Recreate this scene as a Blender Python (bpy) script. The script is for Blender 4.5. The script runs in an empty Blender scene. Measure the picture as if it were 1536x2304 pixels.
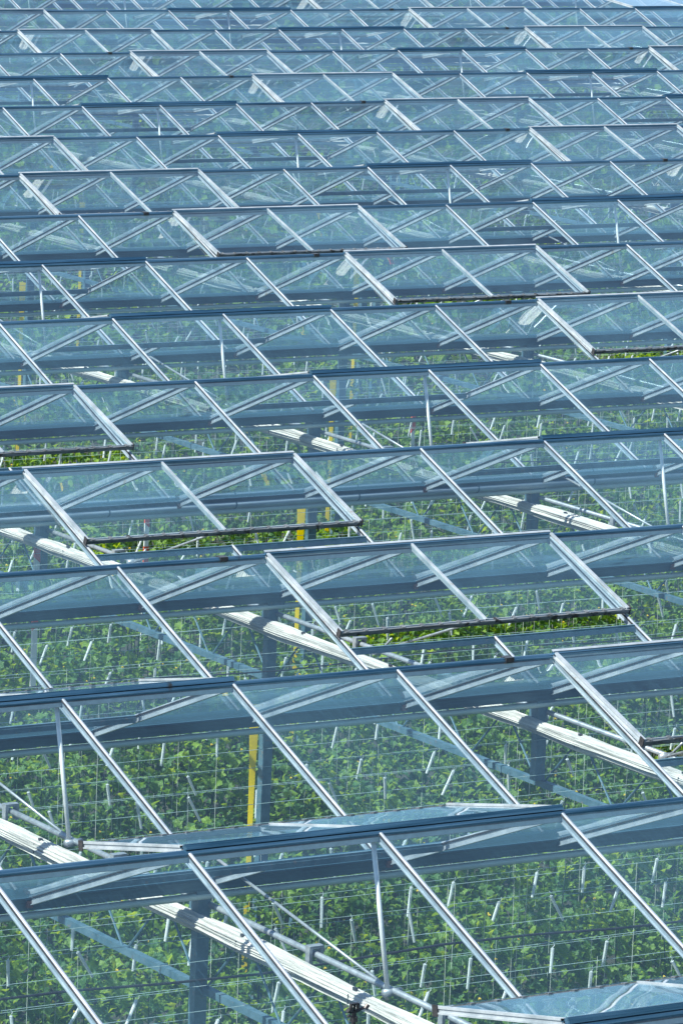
import bpy, math, random
from mathutils import Vector, Matrix
random.seed(7)
R = math.radians
sc = bpy.context.scene
col = sc.collection
Z0 = 5.1                      # height of the ridges above the ground

# ------------------------------------------------------------------ camera
cd = bpy.data.cameras.new('camera'); cam = bpy.data.objects.new('camera', cd); col.objects.link(cam)
cd.sensor_fit = 'HORIZONTAL'; cd.sensor_width = 36.0
cd.lens = 11135.534/1536*36.0
cd.clip_start = 0.5; cd.clip_end = 2000
rt = Vector((0.84822085, -0.52791194, 0.04278275)); up = Vector((0.05710144, 0.17145473, 0.98353582)); fw = Vector((0.52655561, 0.83181263, -0.175576))
cam.matrix_world = Matrix(((rt.x, up.x, -fw.x, -11.64046786), (rt.y, up.y, -fw.y, -16.41925329), (rt.z, up.z, -fw.z, 5.73770759+Z0), (0, 0, 0, 1)))
sc.camera = cam

# ------------------------------------------------------------------ sky and sun
SUN_EL, SUN_AZ = R(51), R(-82)          # azimuth measured from +Y towards +X
w = bpy.data.worlds.new('World'); sc.world = w; w.use_nodes = True
nt = w.node_tree; nt.nodes.clear()
sky = nt.nodes.new('ShaderNodeTexSky'); sky.sky_type = 'NISHITA'; sky.sun_disc = False
sky.sun_elevation = SUN_EL; sky.sun_rotation = SUN_AZ; sky.air_density = 1.0; sky.dust_density = 0.3; sky.ozone_density = 1.0
bg = nt.nodes.new('ShaderNodeBackground'); bg.inputs['Strength'].default_value = 0.10
wo = nt.nodes.new('ShaderNodeOutputWorld')
nt.links.new(sky.outputs[0], bg.inputs[0]); nt.links.new(bg.outputs[0], wo.inputs[0])
sd = bpy.data.lights.new('sun', 'SUN'); sd.energy = 5.0; sd.angle = R(0.53); sd.color = (1.0, 0.94, 0.84)
so = bpy.data.objects.new('sun', sd); col.objects.link(so)
sdir = Vector((math.sin(SUN_AZ)*math.cos(SUN_EL), math.cos(SUN_AZ)*math.cos(SUN_EL), math.sin(SUN_EL)))
so.rotation_euler = (-sdir).to_track_quat('-Z', 'Y').to_euler(); so.location = (0, 0, 30)
sc.view_settings.view_transform = 'Standard'; sc.view_settings.look = 'None'
sc.view_settings.exposure = 1.05; sc.view_settings.gamma = 1.0
sc.render.engine = 'CYCLES'
sc.cycles.max_bounces = 8; sc.cycles.diffuse_bounces = 3; sc.cycles.glossy_bounces = 3
sc.cycles.transmission_bounces = 4; sc.cycles.transparent_max_bounces = 48
sc.cycles.caustics_reflective = False; sc.cycles.caustics_refractive = False
sc.cycles.sample_clamp_indirect = 4.0

# ------------------------------------------------------------------ layout
W = 3.2                       # span, ridge to ridge
H = 0.6253635                 # ridge above gutter line
P = 1.0699319938              # bar spacing
G0, G1 = -1, 25               # spans with a roof over them
def vl(y): return -2.789+0.5391*y-2.6
def vr(y): return 0.437+0.7355*y+2.8
def krange(y, a=0, b=0):
    return int(math.floor(vl(y)/P))+a, int(math.ceil(vr(y)/P))+b
XE = {}
for g in range(G0-1, G1+1):
    ka, kb = krange(g*W); XE[g] = (ka-1, kb+1)

# ------------------------------------------------------------------ materials
def newmat(name):
    m = bpy.data.materials.new(name); m.use_nodes = True; t = m.node_tree; t.nodes.clear()
    return m, t, t.nodes.new('ShaderNodeOutputMaterial')
def N(t, ty, **kw):
    n = t.nodes.new(ty)
    for k, v in kw.items():
        if k in n.inputs: n.inputs[k].default_value = v
        else: setattr(n, k, v)
    return n
def L(t, a, b): t.links.new(a, b)
def ramp(t, fac, stops):
    r = N(t, 'ShaderNodeValToRGB'); e = r.color_ramp.elements
    e[0].position, e[0].color = stops[0][0], (*stops[0][1], 1)
    e[1].position, e[1].color = stops[-1][0], (*stops[-1][1], 1)
    for p, c in stops[1:-1]:
        x = e.new(p); x.color = (*c, 1)
    L(t, fac, r.inputs[0]); return r
def metal(name, c0, c1, met, rough, scale=6, stretch=(1, 1, 1), bump=0.0, rust=None):
    m, t, o = newmat(name)
    b = N(t, 'ShaderNodeBsdfPrincipled'); b.inputs['Metallic'].default_value = met
    g = N(t, 'ShaderNodeNewGeometry'); mp = N(t, 'ShaderNodeMapping'); mp.inputs['Scale'].default_value = stretch
    L(t, g.outputs['Position'], mp.inputs[0])
    n = N(t, 'ShaderNodeTexNoise', Scale=scale, Detail=6.0, Roughness=0.65); L(t, mp.outputs[0], n.inputs[0])
    r = ramp(t, n.outputs[0], [(0.35, c0), (0.65, c1)])
    src = r.outputs[0]
    if rust:
        n2 = N(t, 'ShaderNodeTexNoise', Scale=rust[1], Detail=5.0); L(t, g.outputs['Position'], n2.inputs[0])
        r2 = ramp(t, n2.outputs[0], [(rust[2], (0, 0, 0)), (rust[2]+0.08, (1, 1, 1))])
        mx = N(t, 'ShaderNodeMix', data_type='RGBA'); L(t, r2.outputs[0], mx.inputs[0]); L(t, src, mx.inputs[6]); mx.inputs[7].default_value = (*rust[0], 1)
        src = mx.outputs[2]
    L(t, src, b.inputs['Base Color'])
    rr = N(t, 'ShaderNodeMapRange'); rr.inputs[3].default_value = rough-0.1; rr.inputs[4].default_value = rough+0.12
    L(t, n.outputs[0], rr.inputs[0]); L(t, rr.outputs[0], b.inputs['Roughness'])
    if bump:
        bp = N(t, 'ShaderNodeBump', Strength=bump, Distance=0.004); L(t, n.outputs[0], bp.inputs['Height']); L(t, bp.outputs[0], b.inputs['Normal'])
    L(t, b.outputs[0], o.inputs[0]); return m
M = {}
M['alu'] = metal('mill_aluminium', (0.27, 0.33, 0.39), (0.45, 0.51, 0.57), 0.40, 0.40, 5, (1, 1, 1), 0.1, ((0.30, 0.29, 0.26), 14, 0.66))
M['ridge'] = metal('weathered_ridge_aluminium', (0.02, 0.08, 0.14), (0.11, 0.23, 0.34), 0.7, 0.36, 4, (0.25, 8, 8), 0.1, ((0.06, 0.06, 0.06), 9, 0.70))
M['grimy'] = metal('grimy_lower_rail', (0.04, 0.05, 0.055), (0.20, 0.23, 0.25), 0.3, 0.5, 18, (0.3, 3, 3), 0.1, ((0.03, 0.03, 0.03), 16, 0.55))
M['steel'] = metal('galvanised_steel', (0.05, 0.125, 0.17), (0.11, 0.20, 0.26), 0.3, 0.5, 12, (1, 1, 1), 0.1, ((0.16, 0.17, 0.18), 30, 0.62))
M['gutter'] = metal('dull_gutter_steel', (0.015, 0.07, 0.11), (0.045, 0.12, 0.17), 0.3, 0.5, 7, (0.6, 6, 6), 0.05)
M['frame'] = metal('bright_vent_frame', (0.27, 0.33, 0.37), (0.46, 0.52, 0.56), 0.35, 0.38, 6, (1, 1, 1), 0.1, ((0.30, 0.30, 0.28), 18, 0.66))
M['rod'] = metal('white_zinc_rod', (0.75, 0.74, 0.74), (0.88, 0.87, 0.86), 0.05, 0.35, 20)
M['rust'] = metal('rusty_plate', (0.10, 0.05, 0.045), (0.20, 0.08, 0.06), 0.0, 0.7, 60)
M['flange'] = metal('dull_ridge_flange', (0.42, 0.47, 0.48), (0.54, 0.59, 0.60), 0.1, 0.6, 20)
M['tube'] = metal('zinc_tube', (0.24, 0.27, 0.30), (0.40, 0.43, 0.46), 0.45, 0.35, 20, (1, 1, 1), 0.05)
M['pipe'] = metal('grey_green_pipe', (0.42, 0.52, 0.52), (0.50, 0.60, 0.58), 0.0, 0.45, 9, (0.5, 1, 1))
M['bluepipe'] = metal('grey_blue_pipe', (0.26, 0.35, 0.45), (0.34, 0.43, 0.52), 0.0, 0.4, 9, (0.5, 1, 1))
M['wire'] = metal('pale_wire', (0.34, 0.48, 0.48), (0.46, 0.60, 0.60), 0.1, 0.4, 30)
M['twine'] = metal('white_twine', (0.45, 0.50, 0.46), (0.62, 0.66, 0.62), 0.0, 0.7, 30)
M['hook'] = metal('white_wound_twine', (0.46, 0.52, 0.54), (0.66, 0.70, 0.71), 0.0, 0.7, 90, (1, 1, 5), 0.4)
M['black'] = metal('black_plastic', (0.012, 0.012, 0.014), (0.03, 0.03, 0.034), 0.0, 0.4, 20)
def tape_mat():
    m, t, o = newmat('yellow_sticky_tape'); d = N(t, 'ShaderNodeBsdfDiffuse'); d.inputs[0].default_value = (0.90, 0.72, 0.01, 1)
    tl = N(t, 'ShaderNodeBsdfTranslucent'); tl.inputs[0].default_value = (0.95, 0.80, 0.01, 1)
    mx = N(t, 'ShaderNodeMixShader'); mx.inputs[0].default_value = 0.6; L(t, d.outputs[0], mx.inputs[1]); L(t, tl.outputs[0], mx.inputs[2]); L(t, mx.outputs[0], o.inputs[0]); return m
M['yellow'] = tape_mat()
M['white'] = metal('white_painted_board', (0.72, 0.73, 0.73), (0.82, 0.82, 0.82), 0.0, 0.45, 9)
M['red'] = metal('red_painted_board', (0.55, 0.06, 0.03), (0.65, 0.09, 0.05), 0.0, 0.45, 9)

def glass_mat(name, veil0, veil1, tint=(0.885, 0.968, 0.98)):
    m, t, o = newmat(name)
    g = N(t, 'ShaderNodeNewGeometry')
    dt = N(t, 'ShaderNodeVectorMath', operation='DOT_PRODUCT'); L(t, g.outputs['Normal'], dt.inputs[0]); L(t, g.outputs['Incoming'], dt.inputs[1])
    ab = N(t, 'ShaderNodeMath', operation='ABSOLUTE'); L(t, dt.outputs['Value'], ab.inputs[0])
    om = N(t, 'ShaderNodeMath', operation='SUBTRACT'); om.inputs[0].default_value = 1.0; L(t, ab.outputs[0], om.inputs[1])
    pw = N(t, 'ShaderNodeMath', operation='POWER'); L(t, om.outputs[0], pw.inputs[0]); pw.inputs[1].default_value = 5.0
    fr = N(t, 'ShaderNodeMath', operation='MULTIPLY_ADD'); L(t, pw.outputs[0], fr.inputs[0]); fr.inputs[1].default_value = 0.95; fr.inputs[2].default_value = 0.045
    f1 = N(t, 'ShaderNodeMath', operation='ADD'); L(t, fr.outputs[0], f1.inputs[0]); f1.inputs[1].default_value = 1.0
    f2 = N(t, 'ShaderNodeMath', operation='MULTIPLY'); L(t, fr.outputs[0], f2.inputs[0]); f2.inputs[1].default_value = 2.0
    fr = N(t, 'ShaderNodeMath', operation='DIVIDE'); L(t, f2.outputs[0], fr.inputs[0]); L(t, f1.outputs[0], fr.inputs[1])
    # wavy glass
    nz = N(t, 'ShaderNodeTexNoise', Scale=1.6, Detail=1.0); L(t, g.outputs['Position'], nz.inputs[0])
    bp = N(t, 'ShaderNodeBump', Strength=0.25, Distance=0.008); L(t, nz.outputs[0], bp.inputs['Height'])
    tr = N(t, 'ShaderNodeBsdfTransparent'); tr.inputs[0].default_value = (*tint, 1)
    gl = N(t, 'ShaderNodeBsdfGlossy', Roughness=0.008); gl.inputs[0].default_value = (1, 1, 1, 1)
    # every pane sits a fraction of a degree off its neighbours
    s0 = N(t, 'ShaderNodeVectorMath', operation='DIVIDE'); L(t, g.outputs['Position'], s0.inputs[0]); s0.inputs[1].default_value = (P, W/2, 50)
    s1 = N(t, 'ShaderNodeVectorMath', operation='FLOOR'); L(t, s0.outputs[0], s1.inputs[0])
    w1 = N(t, 'ShaderNodeTexWhiteNoise', noise_dimensions='3D'); L(t, s1.outputs[0], w1.inputs[0])
    v1 = N(t, 'ShaderNodeVectorMath', operation='SUBTRACT'); L(t, w1.outputs['Color'], v1.inputs[0]); v1.inputs[1].default_value = (.5, .5, .5)
    v2 = N(t, 'ShaderNodeVectorMath', operation='SCALE'); L(t, v1.outputs[0], v2.inputs[0]); v2.inputs['Scale'].default_value = 0.05
    v3 = N(t, 'ShaderNodeVectorMath', operation='ADD'); L(t, bp.outputs[0], v3.inputs[0]); L(t, v2.outputs[0], v3.inputs[1])
    v4 = N(t, 'ShaderNodeVectorMath', operation='NORMALIZE'); L(t, v3.outputs[0], v4.inputs[0]); L(t, v4.outputs[0], gl.inputs['Normal'])
    m1 = N(t, 'ShaderNodeMixShader'); L(t, fr.outputs[0], m1.inputs[0]); L(t, tr.outputs[0], m1.inputs[1]); L(t, gl.outputs[0], m1.inputs[2])
    # dust and dried rain marks; blue sky sheen put into their colour
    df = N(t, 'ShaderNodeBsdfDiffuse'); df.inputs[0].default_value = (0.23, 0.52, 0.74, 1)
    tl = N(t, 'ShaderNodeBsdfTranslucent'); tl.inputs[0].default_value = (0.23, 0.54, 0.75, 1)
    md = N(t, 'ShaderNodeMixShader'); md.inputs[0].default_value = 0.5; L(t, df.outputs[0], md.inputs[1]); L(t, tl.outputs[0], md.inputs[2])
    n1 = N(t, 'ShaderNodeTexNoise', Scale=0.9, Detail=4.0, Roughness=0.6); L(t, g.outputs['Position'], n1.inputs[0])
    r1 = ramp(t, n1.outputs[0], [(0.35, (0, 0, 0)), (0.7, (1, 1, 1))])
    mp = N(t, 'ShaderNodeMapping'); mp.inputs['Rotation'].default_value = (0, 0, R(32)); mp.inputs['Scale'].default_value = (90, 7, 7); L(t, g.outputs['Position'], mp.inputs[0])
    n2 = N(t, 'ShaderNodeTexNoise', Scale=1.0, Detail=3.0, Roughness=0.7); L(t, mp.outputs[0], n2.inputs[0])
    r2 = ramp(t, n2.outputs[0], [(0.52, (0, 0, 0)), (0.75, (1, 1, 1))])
    # each pane has its own amount of dirt
    sx = N(t, 'ShaderNodeVectorMath', operation='DIVIDE'); L(t, g.outputs['Position'], sx.inputs[0]); sx.inputs[1].default_value = (P, W/2, 50)
    fl = N(t, 'ShaderNodeVectorMath', operation='FLOOR'); L(t, sx.outputs[0], fl.inputs[0])
    wn = N(t, 'ShaderNodeTexWhiteNoise', noise_dimensions='3D'); L(t, fl.outputs[0], wn.inputs[0])
    pn = N(t, 'ShaderNodeMath', operation='POWER'); L(t, wn.outputs['Value'], pn.inputs[0]); pn.inputs[1].default_value = 2.6
    st = N(t, 'ShaderNodeMath', operation='MULTIPLY'); pa = N(t, 'ShaderNodeMath', operation='ADD'); L(t, pn.outputs[0], pa.inputs[0]); pa.inputs[1].default_value = 0.15; L(t, r2.outputs[0], st.inputs[0]); L(t, pa.outputs[0], st.inputs[1])
    a1 = N(t, 'ShaderNodeMath', operation='MULTIPLY_ADD'); L(t, st.outputs[0], a1.inputs[0]); a1.inputs[1].default_value = 2.6; L(t, r1.outputs[0], a1.inputs[2])
    a2 = N(t, 'ShaderNodeMath', operation='ADD'); L(t, a1.outputs[0], a2.inputs[0]); L(t, pn.outputs[0], a2.inputs[1])
    mr = N(t, 'ShaderNodeMapRange'); mr.inputs[2].default_value = 3.2; mr.inputs[3].default_value = veil0; mr.inputs[4].default_value = veil1
    L(t, a2.outputs[0], mr.inputs[0])
    # grime gathers along the bars; grazing film is part dust, part painted sky sheen
    sp = N(t, 'ShaderNodeSeparateXYZ'); L(t, sx.outputs[0], sp.inputs[0])
    fx = N(t, 'ShaderNodeMath', operation='FRACT'); L(t, sp.outputs[0], fx.inputs[0])
    f3 = N(t, 'ShaderNodeMath', operation='SUBTRACT'); L(t, fx.outputs[0], f3.inputs[0]); f3.inputs[1].default_value = 0.5
    f4 = N(t, 'ShaderNodeMath', operation='ABSOLUTE'); L(t, f3.outputs[0], f4.inputs[0])
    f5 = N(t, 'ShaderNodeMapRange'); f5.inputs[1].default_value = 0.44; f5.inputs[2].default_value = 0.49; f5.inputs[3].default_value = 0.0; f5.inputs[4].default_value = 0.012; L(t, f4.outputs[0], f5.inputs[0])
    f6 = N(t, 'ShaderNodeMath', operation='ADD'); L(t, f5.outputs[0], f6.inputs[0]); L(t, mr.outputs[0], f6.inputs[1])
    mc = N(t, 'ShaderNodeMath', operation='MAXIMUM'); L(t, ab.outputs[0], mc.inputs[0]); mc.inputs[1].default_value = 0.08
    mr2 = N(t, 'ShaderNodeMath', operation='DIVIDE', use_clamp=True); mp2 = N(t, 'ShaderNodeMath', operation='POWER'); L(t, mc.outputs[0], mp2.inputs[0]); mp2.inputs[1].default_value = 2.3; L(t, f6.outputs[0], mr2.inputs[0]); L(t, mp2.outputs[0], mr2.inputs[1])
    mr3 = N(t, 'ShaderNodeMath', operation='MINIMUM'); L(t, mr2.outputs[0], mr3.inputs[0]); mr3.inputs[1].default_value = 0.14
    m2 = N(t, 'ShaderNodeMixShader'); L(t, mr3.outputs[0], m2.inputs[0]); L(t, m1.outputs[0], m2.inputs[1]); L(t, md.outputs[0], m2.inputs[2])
    L(t, m2.outputs[0], o.inputs[0]); return m
def clear_mat():
    m, t, o = newmat('glass_underside'); tr = N(t, 'ShaderNodeBsdfTransparent'); tr.inputs[0].default_value = (1, 1, 1, 1); L(t, tr.outputs[0], o.inputs[0]); return m
M['clear'] = clear_mat()
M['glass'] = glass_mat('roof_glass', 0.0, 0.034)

def screen_mat():
    m, t, o = newmat('pleated_white_screen_cloth')
    b = N(t, 'ShaderNodeBsdfPrincipled', Roughness=0.6)
    g = N(t, 'ShaderNodeNewGeometry'); mp = N(t, 'ShaderNodeMapping'); mp.inputs['Scale'].default_value = (14, 1.1, 14); L(t, g.outputs['Position'], mp.inputs[0])
    n = N(t, 'ShaderNodeTexNoise', Scale=3.0, Detail=7.0, Roughness=0.7); L(t, mp.outputs[0], n.inputs[0])
    r = ramp(t, n.outputs[0], [(0.3, (0.30, 0.29, 0.27)), (0.5, (0.52, 0.50, 0.47)), (0.7, (0.78, 0.75, 0.71))]); L(t, r.outputs[0], b.inputs['Base Color'])
    bp = N(t, 'ShaderNodeBump', Strength=0.8, Distance=0.02); L(t, n.outputs[0], bp.inputs['Height']); L(t, bp.outputs[0], b.inputs['Normal'])
    L(t, b.outputs[0], o.inputs[0]); return m
M['screen'] = screen_mat()

def leaf_mat(name, cols, tcols):
    m, t, o = newmat(name)
    g = N(t, 'ShaderNodeNewGeometry')
    at = N(t, 'ShaderNodeAttribute', attribute_name='tone')
    n = N(t, 'ShaderNodeTexNoise', Scale=1.3, Detail=3.0); L(t, g.outputs['Position'], n.inputs[0])
    ad = N(t, 'ShaderNodeMath', operation='MULTIPLY_ADD'); L(t, at.outputs['Fac'], ad.inputs[0]); ad.inputs[1].default_value = 0.6
    ns = N(t, 'ShaderNodeMath', operation='MULTIPLY'); L(t, n.outputs[0], ns.inputs[0]); ns.inputs[1].default_value = 0.4; L(t, ns.outputs[0], ad.inputs[2])
    r = ramp(t, ad.outputs[0], cols); r2 = ramp(t, ad.outputs[0], tcols)
    b = N(t, 'ShaderNodeBsdfPrincipled', Roughness=0.36); b.inputs['Specular IOR Level'].default_value = 0.4; L(t, r.outputs[0], b.inputs['Base Color'])
    n3 = N(t, 'ShaderNodeTexNoise', Scale=45.0, Detail=3.0); L(t, g.outputs['Position'], n3.inputs[0])
    bp = N(t, 'ShaderNodeBump', Strength=0.9, Distance=0.02); L(t, n3.outputs[0], bp.inputs['Height']); L(t, bp.outputs[0], b.inputs['Normal'])
    tl = N(t, 'ShaderNodeBsdfTranslucent'); L(t, r2.outputs[0], tl.inputs[0])
    mx = N(t, 'ShaderNodeMixShader'); mx.inputs[0].default_value = 0.38; L(t, b.outputs[0], mx.inputs[1]); L(t, tl.outputs[0], mx.inputs[2])
    L(t, mx.outputs[0], o.inputs[0]); return m
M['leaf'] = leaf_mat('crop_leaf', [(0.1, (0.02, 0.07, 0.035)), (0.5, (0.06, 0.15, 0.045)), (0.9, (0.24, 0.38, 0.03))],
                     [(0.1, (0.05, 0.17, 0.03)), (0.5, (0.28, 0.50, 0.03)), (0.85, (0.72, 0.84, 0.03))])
M['flower'] = metal('yellow_flower', (0.75, 0.50, 0.03), (0.85, 0.62, 0.05), 0, 0.6, 30)
def ground_mat():
    m, t, o = newmat('greenhouse_soil')
    b = N(t, 'ShaderNodeBsdfPrincipled', Roughness=0.9); g = N(t, 'ShaderNodeNewGeometry')
    n = N(t, 'ShaderNodeTexNoise', Scale=3.0, Detail=8.0); L(t, g.outputs['Position'], n.inputs[0])
    r = ramp(t, n.outputs[0], [(0.3, (0.018, 0.022, 0.016)), (0.7, (0.05, 0.055, 0.04))]); L(t, r.outputs[0], b.inputs['Base Color'])
    L(t, b.outputs[0], o.inputs[0]); return m
M['soil'] = ground_mat()

# ------------------------------------------------------------------ mesh helpers
class MB:
    def __init__(s): s.v = []; s.f = []; s.tone = []
    def add(s, vs, fs):
        b = len(s.v); s.v += vs; s.f += [tuple(i+b for i in f) for f in fs]
    def box(s, a, b):
        x0, y0, z0 = a; x1, y1, z1 = b
        s.add([(x0,y0,z0),(x1,y0,z0),(x1,y1,z0),(x0,y1,z0),(x0,y0,z1),(x1,y0,z1),(x1,y1,z1),(x0,y1,z1)],
              [(0,3,2,1),(4,5,6,7),(0,1,5,4),(1,2,6,5),(2,3,7,6),(3,0,4,7)])
    def frame(s, p0, p1, upv=Vector((0, 0, 1))):
        p0 = Vector(p0); p1 = Vector(p1); d = (p1-p0).normalized(); r = d.cross(upv)
        if r.length < 1e-4: r = d.cross(Vector((1, 0, 0)))
        r.normalize(); return p0, p1, d, r, r.cross(d)
    def sweep(s, prof, p0, p1, upv=Vector((0, 0, 1)), n=1, jit=0):
        """prof: closed list of (right, up) extruded from p0 to p1"""
        p0, p1, d, r, u = s.frame(p0, p1, upv); m = len(prof); vs = []; fs = []
        for k in range(n+1):
            c = p0.lerp(p1, k/n)
            for a, b in prof:
                j = (1+random.uniform(-jit, jit)) if jit else 1
                vs.append(tuple(c+r*a*j+u*b*j))
        for k in range(n):
            for i in range(m):
                j = (i+1) % m; fs.append((k*m+i, k*m+j, (k+1)*m+j, (k+1)*m+i))
        fs.append(tuple(reversed(range(m)))); fs.append(tuple(n*m+i for i in range(m)))
        s.add(vs, fs)
    def tube(s, p0, p1, r, seg=8, r1=None):
        r1 = r if r1 is None else r1
        p0, p1, d, a, u = s.frame(p0, p1); vs = []; fs = []
        for c, rr in ((p0, r), (p1, r1)):
            for i in range(seg):
                t = 2*math.pi*i/seg; vs.append(tuple(c+a*math.cos(t)*rr+u*math.sin(t)*rr))
        for i in range(seg):
            j = (i+1) % seg; fs.append((i, j, seg+j, seg+i))
        fs.append(tuple(reversed(range(seg)))); fs.append(tuple(seg+i for i in range(seg)))
        s.add(vs, fs)
    def build(s, name, mat, parent=None, loc=None, smooth=False):
        me = bpy.data.meshes.new(name); me.from_pydata(s.v, [], s.f); me.materials.append(mat)
        if mat == M['glass']:
            me.materials.append(M['clear'])
            me.polygons.foreach_set('material_index', [0 if i % 6 == 1 else 1 for i in range(len(s.f))])
        if name == 'glazing_bar':
            me.materials.append(M['black'])
            me.polygons.foreach_set('material_index', [1 if i % 20 in (4, 5, 6, 12, 13, 14) else 0 for i in range(len(s.f))])
        if s.tone:
            a = me.attributes.new('tone', 'FLOAT', 'FACE'); a.data.foreach_set('value', s.tone)
        if smooth: me.polygons.foreach_set('use_smooth', [True]*len(me.polygons))
        me.update()
        o = bpy.data.objects.new(name, me); col.objects.link(o)
        if parent: o.parent = parent
        if loc: o.location = loc
        return o
def tag(o, label=None, cat=None, group=None, kind=None):
    if label: o['label'] = label
    if cat: o['category'] = cat
    if group: o['group'] = group
    if kind: o['kind'] = kind
    return o
def Zr(z): return z+Z0        # heights are measured from the ridge line

# ------------------------------------------------------------------ the ground
b = MB(); b.add([(-900, -900, 0), (900, -900, 0), (900, 900, 0), (-900, 900, 0)], [(0, 1, 2, 3)])
tag(b.build('ground', M['soil']), kind='structure')

# ------------------------------------------------------------------ the greenhouse
gh = bpy.data.objects.new('greenhouse', None); col.objects.link(gh)
tag(gh, 'large multi-span glass greenhouse with low parallel ridges and rows of tilted roof vents', 'greenhouse')
def slope(g, s, side):        # point at horizontal distance s from ridge g; side -1 near, +1 far
    return (g*W+side*s, Zr(-H*s/(W/2)))
SA = math.atan2(H, W/2)
GE = 0.085                    # half width of the gutter mouth
NEARL, FARL = 0.985, 1.03
AN, AF = R(-19.2), R(-11.8)

class Cap:                    # the first `lim` (nearest) of one part stay single, the rest share one object
    def __init__(s, name, mat, lim=100, label=None, smooth=False): s.n = 0; s.name = name; s.mat = mat; s.lim = lim; s.rest = MB(); s.label = label; s.smooth = smooth
    def put(s, mb, inview=True):
        if inview and s.n < s.lim:
            s.n += 1; return mb.build(s.name, s.mat, gh, smooth=s.smooth)
        s.rest.add(mb.v, mb.f); return None
    def done(s):
        if s.rest.v:
            o = s.rest.build(s.name, s.mat, gh, smooth=s.smooth); o['kind'] = 'stuff'
def visible(k, g, m=0.6):
    y = g*W; x = k*P
    return g >= 0 and (-2.789+0.5391*y-m) < x < (0.437+0.7355*y+m)

bars, panes = Cap('glazing_bar', M['alu']), Cap('glass_pane', M['glass'])
barprof = [(-.013, -.036), (.013, -.036), (.013, -.031), (.006, -.030), (.006, -.003), (.0135, -.003), (.0135, .0045), (.009, .005), (.009, .009), (.004, .012), (-.004, .012), (-.009, .009), (-.009, .005), (-.0135, .0045), (-.0135, -.003), (-.006, -.003), (-.006, -.030), (-.013, -.031)]
def bar_mb(x, g, s0, s1, side):
    m = MB(); y0, z0 = slope(g, s0, side); y1, z1 = slope(g, s1, side)
    m.sweep(barprof, (x, y0, z0), (x, y1, z1), Vector((0, 0, 1))); return m
def pane_mb(x0, x1, g, s0, s1, side, m=None):
    m = m or MB(); y0, z0 = slope(g, s0, side); y1, z1 = slope(g, s1, side); e = 0.002
    ny, nz = side*math.sin(SA)*e, math.cos(SA)*e
    vs = []
    for sg in (-1, 1):
        for (x, y, z) in ((x0, y0, z0), (x1, y0, z0), (x1, y1, z1), (x0, y1, z1)): vs.append((x, y+ny*sg, z+nz*sg))
    m.add(vs, [(0, 3, 2, 1), (4, 5, 6, 7), (0, 1, 5, 4), (1, 2, 6, 5), (2, 3, 7, 6), (3, 0, 4, 7)]); return m
S1 = W/2-GE+0.01
RAILN, RAILF = 1.025, 1.035
def near_open(k): return k % 8 in (4, 5)      # pane to the right of bar k belongs to a vent
def far_open(k): return k % 8 in (0, 1)
for g in range(G0, G1):
    ka, kb = XE[g]
    for k in range(ka, kb+1):
        x = k*P
        vis = visible(k, g)
        # near slope
        if k % 8 == 5: mb = bar_mb(x, g, RAILN, S1, -1)
        else: mb = bar_mb(x, g, 0.02, S1, -1)
        bars.put(mb, vis)
        if k % 8 == 1: mb = bar_mb(x, g, RAILF, S1, 1)
        else: mb = bar_mb(x, g, 0.02, S1, 1)
        bars.put(mb, vis)
        if k < kb:
            s0 = RAILN if near_open(k) else 0.022
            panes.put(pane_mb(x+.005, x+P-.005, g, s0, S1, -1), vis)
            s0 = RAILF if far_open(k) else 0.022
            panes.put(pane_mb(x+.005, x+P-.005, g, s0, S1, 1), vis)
bars.done(); panes.done()

# ridges, gutters, condensation pipes
ridprof = [(.022, -.013), (.026, -.008), (.026, -.002), (.019, .000), (.017, .007), (.007, .011), (-.007, .011), (-.017, .007), (-.019, .000), (-.026, -.002), (-.026, -.008), (-.022, -.013)]
gasprof = [(.023, -.019), (.023, -.0133), (-.023, -.0133), (-.023, -.019)]
flaprof = [(.018, -.046), (.021, -.043), (.019, -.0195), (-.019, -.0195), (-.021, -.043), (-.018, -.046)]
gutprof = [(-.088, -.590), (-.098, -.586), (-.098, -.596), (-.088, -.602), (-.074, -.660), (.074, -.660), (.088, -.602), (.098, -.596), (.098, -.586), (.088, -.590), (.080, -.602), (.068, -.652), (-.068, -.652), (-.080, -.602)]
for g in range(G0, G1+1):
    ka, kb = XE[g]; x0, x1 = (ka-.3)*P, (kb+.3)*P
    if g < G1:
        m = MB(); m.sweep(ridprof, (x0, g*W, Z0), (x1, g*W, Z0)); o = m.build('ridge', M['ridge'], gh)
        m = MB(); m.sweep(gasprof, (x0, g*W, Z0), (x1, g*W, Z0)); m.build('gasket', M['black'], o)
        m = MB(); m.sweep(flaprof, (x0, g*W, Z0), (x1, g*W, Z0)); m.build('ridge_flange', M['flange'], o)
    yg = (g-.5)*W
    if g < G1:
        for k in range(ka, kb):
            if k % 8 == 4 and visible(k, g, 2):
                m = MB(); m.box(((k-.32)*P, g*W-.032, Zr(-.012)), ((k-.27)*P, g*W+.032, Zr(.0150))); m.build('ridge_joint', M['black'], o)
    m = MB(); m.sweep(gutprof, (x0-3*P, yg, Z0), (x1, yg, Z0)); gt = m.build('gutter', M['gutter'], gh)
    if 0 < g < 9:
        for k in range(ka, kb):
            if k % 2 == 0:
                m = MB(); m.box((k*P-.03, yg-.099, Zr(-.640)), (k*P+.004, yg-.076, Zr(-.604))); m.build('rusty_bolt_plate', M['rust'], gt)
    m = MB(); m.tube((x0-3*P, yg-.045, Zr(-.695)), (x1, yg-.045, Zr(-.695)), .019, 10); m.build('condensation_pipe', M['pipe'], gh, smooth=True)
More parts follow.
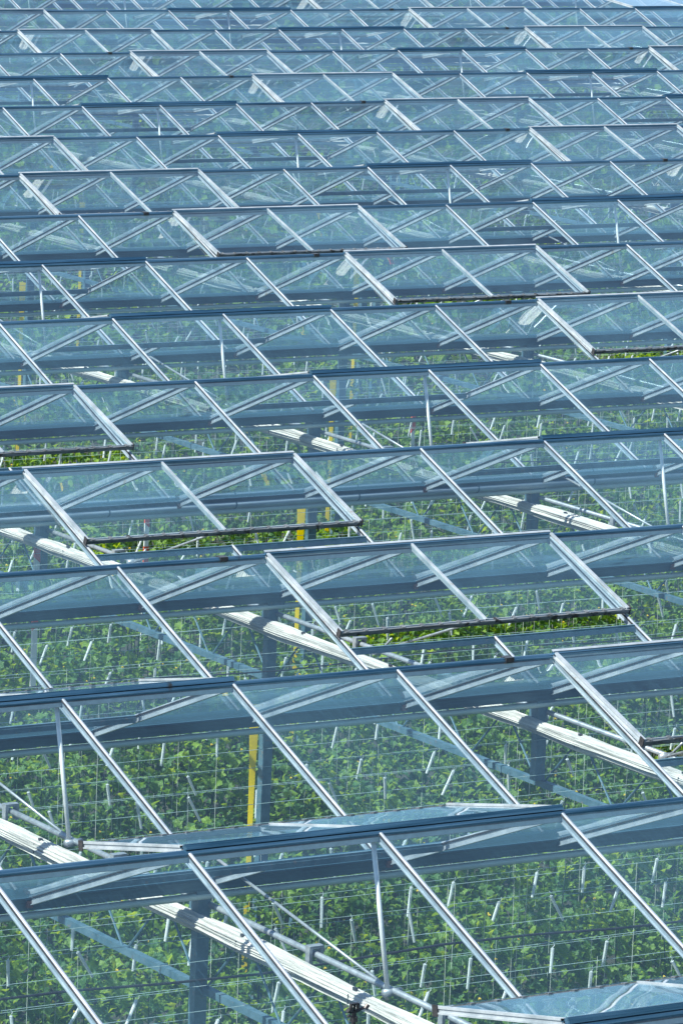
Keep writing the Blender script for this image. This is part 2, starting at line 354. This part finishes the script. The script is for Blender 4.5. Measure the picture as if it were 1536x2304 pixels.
# one thicker sleeve-jointed pipe runs under a single gutter
yg = 4.5*W-.06
m = MB(); m.tube((-2, yg, Zr(-.64+.0)), (22, yg, Zr(-.64)), .032, 14)
o = m.build('water_pipe', M['bluepipe'], gh, smooth=True); tag(o, 'thicker grey blue pipe with sleeve joints below one gutter')
for i in range(22):
    j = MB(); j.tube((-1+i*1.07+.4, yg, Zr(-.64)), (-1+i*1.07+.412, yg, Zr(-.64)), .035, 14); j.build('pipe_clamp', M['steel'], o)

# vents -------------------------------------------------------------
def vent(k, g, side, ang, Lv, wide=False):
    """mesh in place: ridge hinge at (y=gW), leaf goes along side at angle ang"""
    x0, x1 = k*P-.012, (k+2)*P+.012; xm = (k+1)*P
    hz = Zr(.014); hy = g*W+side*.012
    d = Vector((0, side*math.cos(ang), math.sin(ang))); n = Vector((0, -side*math.sin(ang), math.cos(ang)))
    h = Vector((0, hy, hz))
    def q(x, s, t): v = h+d*s+n*t; return (x, v.y, v.z)
    f = MB()
    def beam(xa, xb, sa, sb, ta, tb):
        vs = [q(x, s, t) for t in (ta, tb) for (x, s) in ((xa, sa), (xb, sa), (xb, sb), (xa, sb))]
        f.add(vs, [(0, 3, 2, 1), (4, 5, 6, 7), (0, 1, 5, 4), (1, 2, 6, 5), (2, 3, 7, 6), (3, 0, 4, 7)])
    # side rails, stepped
    for xa, xb in ((x0, x0+.019), (x1-.019, x1)):
        beam(xa-.003, xb+.003, .02, Lv-.004, -.018, -.010); beam(xa+.005, xb-.005, .02, Lv-.006, -.010, .006); beam(xa, xb, .02, Lv-.008, .006, .018)
    beam(xm-.008, xm+.008, .02, Lv-.02, -.008, .012); beam(xm-.005, xm+.005, .02, Lv-.02, -.03, -.008)
    beam(x0, x1, .012, .0225, -.018, .006); beam(x0, x1, Lv-.030, Lv-.0255, -.018, .006)
    root = f.build('roof_vent', M['frame'], gh)
    f = MB()
    if side > 0:
        beam(x0, x1, -.024, .020, -.004, .008); beam(x0, x1, -.018, .014, .008, .018); beam(x0, x1, -.010, .004, .018, .023); beam(x0, x1, .020, .040, .000, .016)
    else:
        beam(x0, x1, -.010, .026, -.006, .006); beam(x0, x1, -.016, .020, .006, .011)
    f.build('hinge', M['ridge'], root)
    if side < 0:
        f = MB(); beam(x0, x1, -.018, .004, .0112, .016); f.build('hinge_cap', M['frame'], root)
    f = MB(); beam(x0, x1, Lv-.026, Lv, -.022, -.004); beam(x0, x1, Lv-.012, Lv+.002, -.004, .007)
    nclip = 16
    for i in range(nclip):
        xa = x0+.05+i*(x1-x0-.1)/(nclip-1); beam(xa-.012, xa+.012, Lv-.034, Lv-.002, .007, .011)
    f.build('lower_rail', M['grimy'], root)
    for xa in (x0-.006, x1+.001):
        f = MB(); beam(xa, xa+.005, Lv-.036, Lv+.004, -.028, .024); f.build('end_cap', M['black'], root)
    for xa, xb in ((x0+.024, xm-.006), (xm+.006, x1-.024)):
        f = MB(); beam(xa, xb, .02, Lv-.014, .0005, .0045); f.build('vent_pane', M['glass'], root)
    # rail across the opening in the fixed slope
    sr = RAILN if side < 0 else RAILF
    y, z = slope(g, sr, side); r = MB()
    r.box((k*P+.008, y-.016, z-.034), ((k+2)*P-.008, y+.016, z-.004))
    r.box((k*P+.008, y-.010, z-.004), ((k+2)*P-.008, y+.010, z+.008)); r.build('opening_rail', M['steel'], root)
    # push rods from the drive tube
    r = MB(); xr = xm
    if side < 0:
        J = (xr, g*W+.31, Zr(-.755)); e = q(xr, Lv-.08, -.035); e2 = (xr+.02, J[1]-.13, J[2]+.11)
        r.tube(J, e, .0085, 8); r.tube((J[0]+.02, J[1], J[2]), e2, .0085, 8)
        r.tube((xr-.045, J[1], J[2]), (xr+.055, J[1], J[2]), .021, 10)
    else:
        J = (xr-.02, g*W-.18, Zr(-.76)); r.tube(J, (xr-.02, g*W+.015, Zr(-.03)), .0125, 10)
        r2 = MB(); r2.tube((xr+.015, J[1], J[2]), (xr+.015, g*W+1.52, Zr(-.50)), .0085, 10)
        r2.tube((xr-.045, J[1], J[2]), (xr+.055, J[1], J[2]), .021, 10); r2.build('strut', M['tube'], root, smooth=True)
    r.build('push_rod', M['rod'] if side > 0 else M['tube'], root, smooth=True)
    return root
for g in range(G0, G1):
    ka, kb = XE[g]
    for k in range(ka, kb-1):
        if k % 8 == 4: vent(k, g, -1, AN+R(random.uniform(-.7, .7)), NEARL)
        if k % 8 == 0:
            if (g, k) == (15, 32): o = vent(k, g, 1, R(5.0), FARL); o['label'] = 'wide open roof vent flashing with bright sky at the top right'
            else: vent(k, g, 1, AF+R(random.uniform(-.3, .3)), FARL)

# columns, trusses, drive tubes ---------------------------------------
KT = [k for k in range(-3, 60, 4)]
def yrange(k, pad=3.0):      # stretch of y over which a line at x = kP can be seen
    x = k*P
    ya = (x-0.437-pad)/0.7355; yb = (x+2.789+pad)/0.5391
    return max(ya, -3.0), min(yb, (G1+.4)*W)
braces = Cap('truss_brace', M['steel']); cols = Cap('column', M['steel']); wires = Cap('screen_wire', M['wire'])
screens = []
for k in KT:
    x = k*P; ya, yb = yrange(k)
    if yb-ya < 3: continue
    ga, gb = math.floor(ya/W), math.ceil(yb/W)
    y0, y1 = (ga-.5)*W, min((gb+.5)*W, (G1-.5)*W)
    m = MB(); m.box((x-.02, y0, Zr(-1.222)), (x+.02, y1, Zr(-1.182)))
    yy = y0+.4
    while yy < y1:
        m.box((x-.024, yy, Zr(-1.226)), (x+.024, yy+.012, Zr(-1.178))); yy += W/2
    m.build('truss_chord', M['steel'], gh)
    for g in range(ga, gb+1):
        yc = (g+.5)*W
        if yc > (G1-.5)*W: continue
        vis = visible(k, g, 1.5) or visible(k, g+1, 1.5)
        c = MB(); c.box((x-.062, yc-.03, 0.0 if g % 2 else Zr(-1.18)), (x+.010, yc+.03, Zr(-.66)))
        c.box((x-.09, yc-.06, Zr(-.70)), (x+.04, yc+.06, Zr(-.661)))
        c.box((x-.04, yc+.031, Zr(-.80)), (x+.05, yc+.10, Zr(-.73)))
        cols.put(c, vis)
        for i in range(4):    # two V pairs per span
            a0 = yc-W+.05+i*.79; 
            bm = MB(); bm.tube((x, a0, Zr(-1.19)), (x, a0+.36, Zr(-.82)), .007, 6); braces.put(bm, vis)
            bm = MB(); bm.tube((x, a0+.36, Zr(-.82)), (x, a0+.74, Zr(-1.19)), .007, 6); braces.put(bm, vis)
    # vent drive tube with its bearings
    t = MB(); t.tube((x+.012, y0, Zr(-.752)), (x+.012, y1, Zr(-.752)), .0165, 12); dt = t.build('drive_tube', M['tube'], gh, smooth=True)
    for g in range(ga, gb+1):
        for off in (-.66, .55):
            yb_ = g*W+off
            if not (y0 < yb_ < y1): continue
            c = MB(); c.box((x-.03, yb_-.02, Zr(-.80)), (x-.012, yb_+.02, Zr(-.722))); c.box((x+.036, yb_-.02, Zr(-.80)), (x+.054, yb_+.02, Zr(-.722)))
            c.box((x-.03, yb_-.022, Zr(-.722)), (x+.054, yb_+.022, Zr(-.708))); c.build('bearing', M['tube'], dt)
    screens.append((k, x, y0, y1))
# wires that carry the screens
for zz, pitch, off in ((-.905, .40, .13),):
    y = -1.0
    while y < (G1-2)*W:
        if int((y-off)/pitch*1000) is not None:
            yy = y+off; m = MB(); xa, xb = vl(yy)-1.5, vr(yy)+1.0
            sag = random.uniform(-.01, .01)
            m.tube((xa, yy+sag, Zr(zz)), (xb, yy-sag, Zr(zz+sag)), .0015, 4)
            wires.put(m, y > -.5 and y < 40)
        y += pitch
braces.done(); cols.done(); wires.done()

# ------------------------------------------------------------------ packed energy screens lying on the trusses
which = {1: 'from left edge to bottom edge', 5: 'crossing the whole lower half', 9: 'third from the camera', 13: 'fourth from the camera', 17: 'fifth from the camera', 21: 'sixth from the camera', -3: 'at the lower left corner', 25: 'seventh from the camera', 29: 'eighth from the camera', 33: 'far back under the top rows'}
for k, x, y0, y1 in screens:
    if k > 33 or k < 1: continue
    m = MB(); prof = []; n = 56
    for i in range(n):
        t = 2*math.pi*i/n; rr = .045*(1.0 if i % 2 else .90)*(1+.05*math.sin(3*t))*(.84 if math.pi*1.04 < t < math.pi*1.3 else 1)
        prof.append((-.004+math.cos(t)*rr*1.3, -.868+math.sin(t)*rr*1.02))
    steps = int((y1-y0)/.16); vs = []; fs = []
    ph = [random.uniform(0, 6) for _ in range(n)]
    for s in range(steps+1):
        y = y0+(y1-y0)*s/steps
        fat = 1+.10*math.sin(y*3.1+k)+.06*math.sin(y*7.7)+random.uniform(-.05, .05)
        dx = .008*math.sin(y*1.7+k)
        for i, (a, c) in enumerate(prof):
            j = 1+.10*math.sin(y*2.3+ph[i])
            vs.append((x-.078+dx+a*fat*j, y, Zr(-.828+(c+.868)*fat*j)))
    for s in range(steps):
        for i in range(n):
            j = (i+1) % n; fs.append((s*n+i, (s+1)*n+i, (s+1)*n+j, s*n+j))
    fs.append(tuple(range(n))); fs.append(tuple(reversed([steps*n+i for i in range(n)])))
    m.add(vs, fs)
    o = m.build('energy_screen', M['screen'])
    tag(o, 'pleated white screen bundle on its truss, '+which.get(k, 'far back'), 'energy screen', 'folded screens lying along the trusses')
    y = y0+.5
    while y < min(y1, 30):
        c = MB(); c.box((x-.10, y, Zr(-.788)), (x-.082, y+.024, Zr(-.772))); c.box((x-.138, y+.004, Zr(-.85)), (x-.133, y+.008, Zr(-.80))); c.build('clip', M['black'], o); y += 1.07

# ------------------------------------------------------------------ tapes and striped boards beside the columns
tapes = [(5, 3, 'yellow tape strip lowest in the picture, hanging beside a dark column'), (9, 5, 'yellow tape strip in the middle of the picture, beside a grey board'), (13, 7, 'yellow tape strip above the middle, seen through dusty glass'), (17, 9, 'yellow tape strip right of the middle in the upper part, behind many panes'),(13, 9, 'yellow tape strip near the left edge, the leftmost one'), (17, 11, 'yellow tape strip in the upper left, second from the left edge')]
for k, g, lab in tapes:
    x = k*P-.088; y = (g+.5)*W; m = MB(); n = 26; vs = []; fs = []
    for i in range(n+1):
        z = Zr(-1.38)-i*.075; tw = -.80+.25*math.sin(i*.37); wd = .028*(1.25-.5*min(1, i/6)) if i < 8 else .019
        c, s_ = math.cos(tw)*wd, math.sin(tw)*wd
        for sx, sy in ((-c, -s_), (c, s_), (c+.003, s_+.003), (-c+.003, -s_+.003)): vs.append((x+sx, y+.06+sy, z))
    for i in range(n):
        for a in range(4):
            b_ = (a+1) % 4; fs.append((i*4+a, i*4+b_, i*4+4+b_, i*4+4+a))
    fs += [(3, 2, 1, 0), (n*4, n*4+1, n*4+2, n*4+3)]
    m.add(vs, fs); tag(m.build('yellow_tape', M['yellow']), lab, 'sticky tape', 'yellow tapes hanging by the columns')
def board(x, y, ztop, zbot, stripes, lab):
    e = MB(); e.box((x-.022, y-.008, zbot), (x+.022, y+.004, ztop)); o = e.build('striped_board', M['white']); tag(o, lab, 'marker board', 'red and white marker boards')
    for a, b_, sl in stripes:
        m = MB(); z0, z1 = ztop-a, ztop-b_
        m.add([(x-.0235, y-.011, z1), (x+.0235, y-.011, z1+sl), (x+.0235, y-.011, z0), (x-.0235, y-.011, z0), (x-.0235, y+.006, z1), (x+.0235, y+.006, z1+sl), (x+.0235, y+.006, z0), (x-.0235, y+.006, z0)],
              [(0, 1, 2, 3), (7, 6, 5, 4), (0, 4, 5, 1), (1, 5, 6, 2), (2, 6, 7, 3), (3, 7, 4, 0)])
        m.build('red_stripe', M['red'], o)
board(5*P-.088, 4.5*W-.045, Zr(-.86), Zr(-1.9), [(0, .08, -.04), (.42, .62, .04)], 'red topped white board on the column at the left edge, mid height')
board(9.894, 20.8, Zr(-2.05), Zr(-3.6), [(0, .05, -.04), (.26, .45, .0)], 'white board with red bands below the tilted vent left of the yellow tape')
board(15.78, 25.6, Zr(-2.18), Zr(-3.6), [(0, .17, .04), (.5, .7, 0)], 'red topped white board right of the middle, behind a thin bright rod')

# ------------------------------------------------------------------ crop wires, twines and hooks
ROWP = 1.6
rows = []
y = -0.6
while y < 96: rows.append(y); y += ROWP
cw = MB()
hooks = []
for ri, y in enumerate(rows):
    if y > 70: break
    for dy in (-.27, .27):
        xa, xb = vl(y+dy+4)-3.5, vr(y+dy)+4
        cw.tube((xa, y+dy, Zr(-2.14)), (xb, y+dy, Zr(-2.14)), .0014, 4)
        # hooks
        x = xa+random.uniform(0, .3)
        while x < xb:
            hooks.append((x, y+dy)); x += random.uniform(.32, .68)
tag(cw.build('crop_wires', M['wire']), 'pale horizontal wires strung above the crop carrying the twine hooks', 'crop wires', kind='stuff')
from bpy_extras.object_utils import world_to_camera_view
bpy.context.view_layer.update()
def seen(x, y, z, m=.02):
    v = (Vector((x, y, z))-cam.location); d = v.dot(fw); u = v.dot(rt)/d*11135.5/1536; t = v.dot(up)/d*11135.5/2304
    return abs(u) < .5+m and abs(t) < .5+m
hookm = []
for i in range(5):
    m = MB(); ln = random.uniform(.15, .20)
    m.tube((0, 0, 0), (0, 0, -ln), .0115, 8, .009); m.tube((0, 0, .006), (0, 0, 0), .004, 6, .0085)
    m.tube((0, 0, .0), (.012, 0, .022), .0022, 5); m.tube((.012, 0, .022), (.004, 0, .034), .0022, 5)
    me = bpy.data.meshes.new('twine_hook'); me.from_pydata(m.v, [], m.f); me.materials.append(M['hook']); hookm.append(me)
random.shuffle(hooks)
hooks.sort(key=lambda h: (h[0]+11.64)**2+(h[1]+16.4)**2)
cnt = 0; rest = MB(); tw = MB()
for x, y in hooks:
    vis = seen(x, y, Zr(-2.2)); ang = random.choice([-1, 1, .2])*random.uniform(.05, .56); a2 = random.uniform(-.2, .2)
    me = random.choice(hookm)
    if vis and cnt < 290:
        o = bpy.data.objects.new('twine_hook', me); col.objects.link(o); o.location = (x, y, Zr(-2.165)); o.rotation_euler = (a2, ang, random.uniform(0, 6) if False else 0)
        tag(o, 'white twine hook hanging from a wire above the green crop', 'twine hook', 'white twine hooks hanging over the crop'); cnt += 1
    elif seen(x, y, Zr(-2.2), .25) and y < 48:
        mt = Matrix.Translation((x, y, Zr(-2.165))) @ Matrix.Rotation(ang, 4, 'Y') @ Matrix.Rotation(a2, 4, 'X')
        rest.add([tuple(mt @ v.co) for v in me.vertices], [tuple(p.vertices) for p in me.polygons])
    if seen(x, y, Zr(-2.6), .2) and y < 34:
        tw.tube((x, y, Zr(-2.14)), (x+random.uniform(-.08, .08), y+random.uniform(-.05, .05), Zr(-4.4)), .0012, 3)
        if random.random() < .3: tw.tube((x+.1, y, Zr(-1.19)), (x+.1+random.uniform(-.03, .03), y, Zr(-2.9)), .0013, 3)
tag(rest.build('twine_hooks_far', M['hook']), 'distant white twine hooks above the far crop rows', 'twine hooks', kind='stuff')
tag(tw.build('crop_twine', M['twine']), 'fine vertical white twines the plants climb', 'twine', kind='stuff')

# ------------------------------------------------------------------ the crop
def leaf_shape(n=10):
    pts = []
    for i in range(n):
        t = 2*math.pi*i/n; r = .5*(1.12 if i % 2 == 0 else .72)*(1.0-.25*(1-math.cos(t))/2)
        pts.append((math.cos(t)*r, math.sin(t)*r*.95))
    return pts
LS = leaf_shape()
m = MB(); fl = MB()
def rnd(): return random.random()
for ri, y in enumerate(rows):
    xa, xb = vl(y)-2.2, vr(y)+2.6
    # lines of sight reach the crop beyond the roof line, so shift the stretch
    xa, xb = (-2.789+.5391*y)-2.0, (.437+.7355*y)+2.0
    far = y > 30
    dens = 1250 if y < 12 else (900 if y < 20 else 500 if y < 30 else (130 if y < 50 else 70))
    sc_ = 1.0 if y < 20 else (1.12 if y < 30 else (1.5 if y < 50 else 2.0))
    n = int((xb-xa)*dens)
    for i in range(n):
        x = random.uniform(xa, xb)
        d = random.gauss(0, .24)
        if abs(d) > .55: continue
        topz = -2.36-.10*math.sin(x*1.9+ri*2.1)-.07*math.sin(x*5.3+ri)-.55*abs(d)**1.6
        hgt = random.random()**1.4
        z = topz-hgt*1.75+random.gauss(0, .03)
        s = .038+.095*random.random()**1.8*sc_*(1-.3*(hgt < .1))
        yaw = random.uniform(0, 6.283); tilt = random.gauss(.55, .4)
        rot = Matrix.Rotation(yaw, 3, 'Z') @ Matrix.Rotation(tilt, 3, 'Y') @ Matrix.Rotation(random.uniform(-.5, .5), 3, 'X')
        c = Vector((x, y+d, Zr(z)))
        base = len(m.v)
        fold = random.uniform(.1, .6); curl = random.uniform(.2, 1.1)
        m.v.append(tuple(c))
        if far:
            q = [LS[j] for j in (0, 2, 4, 6, 8)]
        else: q = LS
        for (a, b_) in q:
            m.v.append(tuple(c+rot @ Vector((a*s, b_*s, (abs(b_)*fold-(a*a)*curl)*s))))
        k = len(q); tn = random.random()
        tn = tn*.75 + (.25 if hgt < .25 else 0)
        for j in range(k):
            m.f.append((base, base+1+j, base+1+(j+1) % k)); m.tone.append(tn)
        if not far and rnd() < .012:
            fl.tube(tuple(c+Vector((0, 0, .02))), tuple(c+Vector((.004, -.006, .032))), .003, 6, .010)
tag(m.build('crop_foliage', M['leaf']), 'dense rows of tall green climbing crop filling the floor of the greenhouse', 'crop', kind='stuff')
tag(fl.build('crop_flowers', M['flower']), 'tiny yellow flowers scattered through the crop', 'flowers', kind='stuff')
# stems
st = MB()
for x, y in hooks:
    if seen(x, y, Zr(-2.9), .1) and y < 30:
        px = x; pz = Zr(-2.45)
        for i in range(4):
            nx = x+random.uniform(-.06, .06); st.tube((px, y, pz), (nx, y+random.uniform(-.03, .03), pz-.5), .005, 4); px = nx; pz -= .5
tag(st.build('crop_stems', M['leaf']), 'green stems twisting up the twines', 'stems', kind='stuff')

# ------------------------------------------------------------------ black hoses and the sprinkler
for i, y in enumerate((4.6, 11.0, 17.4, 23.8)):
    m = MB(); xa, xb = vl(y)-2, vr(y)+2
    n = 24
    for j in range(n):
        a, b_ = xa+(xb-xa)*j/n, xa+(xb-xa)*(j+1)/n
        za, zb = -1.08-.02*math.sin(j*1.3), -1.08-.02*math.sin((j+1)*1.3)
        m.tube((a, y, Zr(za)), (b_, y, Zr(zb)), .007 if i == 0 else .005, 6)
    tag(m.build('black_hose', M['black']), ['black hose across the crop in the lowest glass row', 'thin black hose above the crop below the middle of the picture', 'thin black hose above the crop in the middle rows', 'thin black hose above the crop, farthest back'][i], 'hose', 'black hoses running with the ridges')
# sprinkler standing on the nearest gutter
sx, sy, sz = .045, 1.75, Zr(-.405)
m = MB(); m.tube((sx, sy, sz-.2), (sx, sy, sz), .011, 10); m.tube((sx, sy, sz-.045), (sx, sy, sz-.02), .018, 8)
sp = m.build('sprinkler', M['black']); tag(sp, 'black impact sprinkler head in front of the lowest glass row', 'sprinkler')
m = MB(); m.box((sx-.022, sy-.008, sz), (sx+.022, sy+.008, sz+.008)); m.box((sx-.022, sy-.008, sz+.008), (sx-.014, sy+.008, sz+.034)); m.box((sx+.014, sy-.008, sz+.008), (sx+.022, sy+.008, sz+.034)); m.box((sx-.022, sy-.008, sz+.034), (sx+.022, sy+.008, sz+.042)); m.tube((sx, sy, sz+.008), (sx, sy, sz+.034), .006, 8); m.build('bracket', M['black'], sp)
m = MB(); m.tube((sx+.01, sy, sz+.002), (sx+.06, sy-.01, sz+.022), .008, 8, .006); m.tube((sx+.052, sy-.01, sz+.012), (sx+.066, sy-.01, sz+.03), .011, 8); m.tube((sx-.01, sy, sz+.0), (sx-.034, sy, sz+.012), .008, 8, .012); m.tube((sx-.02, sy, sz-.012), (sx-.034, sy, sz-.02), .006, 6); m.build('swing_arm', M['black'], sp)
